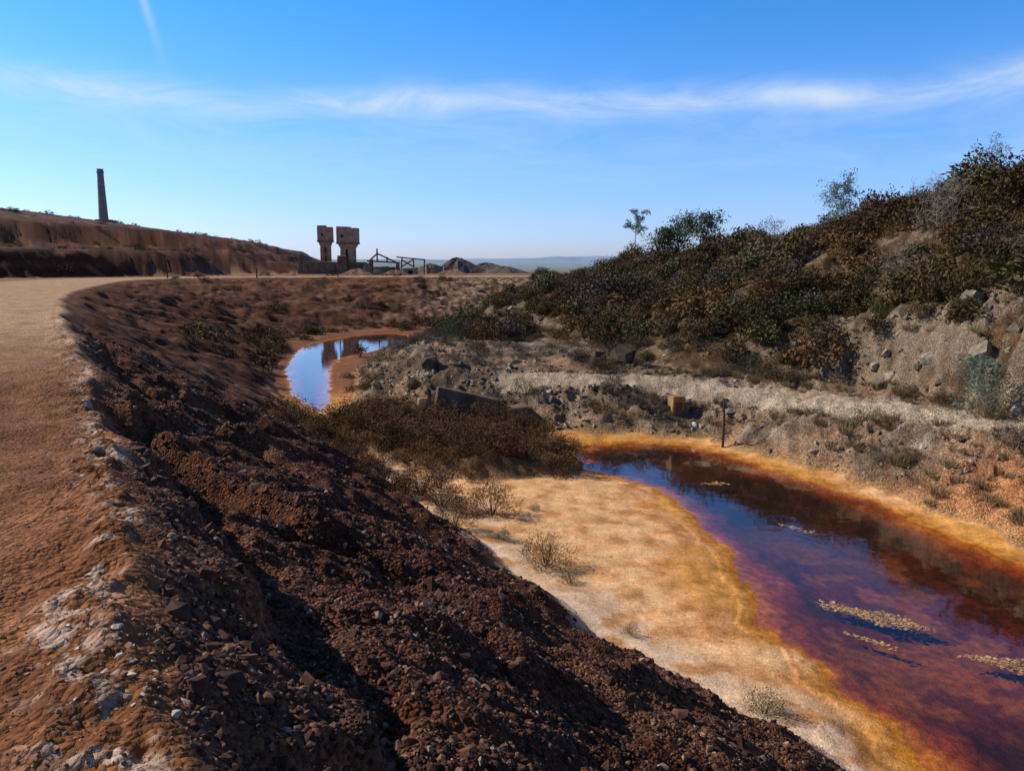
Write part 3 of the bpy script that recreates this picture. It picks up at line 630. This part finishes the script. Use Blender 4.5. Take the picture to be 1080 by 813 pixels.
# ------------------------------------------------------------ sky, sun, camera
EL=math.radians(35);AZ=math.radians(-72)
w=bpy.data.worlds.new('World');scene.world=w;w.use_nodes=True;nt=w.node_tree
bg=nt.nodes['Background'];sk=N(nt,'ShaderNodeTexSky',sky_type='NISHITA');sk.sun_disc=False;sk.sun_elevation=EL;sk.sun_rotation=AZ;sk.altitude=300;sk.air_density=1.0;sk.dust_density=.8;sk.ozone_density=1.5
tc=N(nt,'ShaderNodeTexCoord');sx=N(nt,'ShaderNodeSeparateXYZ');nt.links.new(tc.outputs['Generated'],sx.inputs[0])
mp=N(nt,'ShaderNodeMapping');mp.inputs['Scale'].default_value=(1.2,1.2,5);nt.links.new(tc.outputs['Generated'],mp.inputs[0])
def nz(src,sc,det,ro=.6,dist=0):
    n=N(nt,'ShaderNodeTexNoise');n.inputs['Scale'].default_value=sc;n.inputs['Detail'].default_value=det;n.inputs['Roughness'].default_value=ro;n.inputs['Distortion'].default_value=dist
    nt.links.new(src,n.inputs['Vector']);return n.outputs[0]
n1=nz(tc.outputs['Generated'],2.6,3);n2=nz(mp.outputs[0],5,8,.66,.6)
zz=mathn(nt,'SUBTRACT',sx.outputs[2],.190);zz=mathn(nt,'ADD',zz,mathn(nt,'MULTIPLY',mathn(nt,'SUBTRACT',n1,.5),.06))
def gauss(v,wd): return mathn(nt,'EXPONENT',mathn(nt,'MULTIPLY',mathn(nt,'POWER',mathn(nt,'ABSOLUTE',mathn(nt,'DIVIDE',v,wd)),2),-1))
st=mathn(nt,'MULTIPLY',mathn(nt,'SUBTRACT',n2,.28),2.3);st=mathn(nt,'MAXIMUM',st,0)
band=mathn(nt,'MULTIPLY',gauss(zz,.015),mathn(nt,'MULTIPLY',st,.72))
zl=mathn(nt,'ADD',zz,.045);band2=mathn(nt,'MULTIPLY',gauss(zl,.055),mathn(nt,'MULTIPLY',st,.26))
A_=Vector((-.469,1.062,.334)).normalized();B_=Vector((-.4452,1.0508,.2604)).normalized();nn=A_.cross(B_).normalized()
dt=N(nt,'ShaderNodeVectorMath',operation='DOT_PRODUCT');nt.links.new(tc.outputs['Generated'],dt.inputs[0]);dt.inputs[1].default_value=nn
cz=mathn(nt,'SUBTRACT',sx.outputs[2],.29)
con=mathn(nt,'MULTIPLY',gauss(mathn(nt,'ADD',dt.outputs['Value'],mathn(nt,'MULTIPLY',mathn(nt,'SUBTRACT',n1,.5),.01)),.0045),mathn(nt,'MULTIPLY',gauss(cz,.05),.35))
cl=mathn(nt,'MINIMUM',mathn(nt,'ADD',mathn(nt,'ADD',band,band2),con),.85)
tr_=ramp(nt,[(0,(.47,.53,.90)),(.14,(.29,.51,.87)),(.38,(.085,.50,.88)),(.62,(.18,.21,.25)),(1,(.18,.20,.24))]);nt.links.new(sx.outputs[2],tr_.inputs[0])
tm=N(nt,'ShaderNodeVectorMath',operation='SCALE');nt.links.new(tr_.outputs[0],tm.inputs[0]);tm.inputs['Scale'].default_value=2.0
tint=N(nt,'ShaderNodeMix',data_type='RGBA',blend_type='MULTIPLY');tint.inputs[0].default_value=1;nt.links.new(tm.outputs[0],tint.inputs[7]);nt.links.new(sk.outputs[0],tint.inputs[6])
mc=N(nt,'ShaderNodeMix',data_type='RGBA');nt.links.new(cl,mc.inputs[0]);nt.links.new(tint.outputs[2],mc.inputs[6]);mc.inputs[7].default_value=(6.3,7.2,8.2,1)
nt.links.new(mc.outputs[2],bg.inputs[0]);bg.inputs[1].default_value=.115
sun=bpy.data.lights.new('sun','SUN');sun.energy=5.0;sun.angle=math.radians(.5);sun.color=(1,.92,.77);so=link(bpy.data.objects.new('sun',sun))
L=Vector((math.cos(EL)*math.sin(AZ),math.cos(EL)*math.cos(AZ),math.sin(EL)));so.rotation_euler=L.to_track_quat('Z','Y').to_euler();so.location=L*50+Vector((0,0,20))
cam=bpy.data.cameras.new('camera');cam.lens=27.7;cam.sensor_width=36;cam.clip_end=20000;cam.clip_start=.05
co=link(bpy.data.objects.new('camera',cam));co.location=(0,0,6.65);co.rotation_euler=(math.radians(90-8.6),0,0);scene.camera=co
scene.view_settings.view_transform='Standard';scene.view_settings.look='None';scene.view_settings.exposure=0
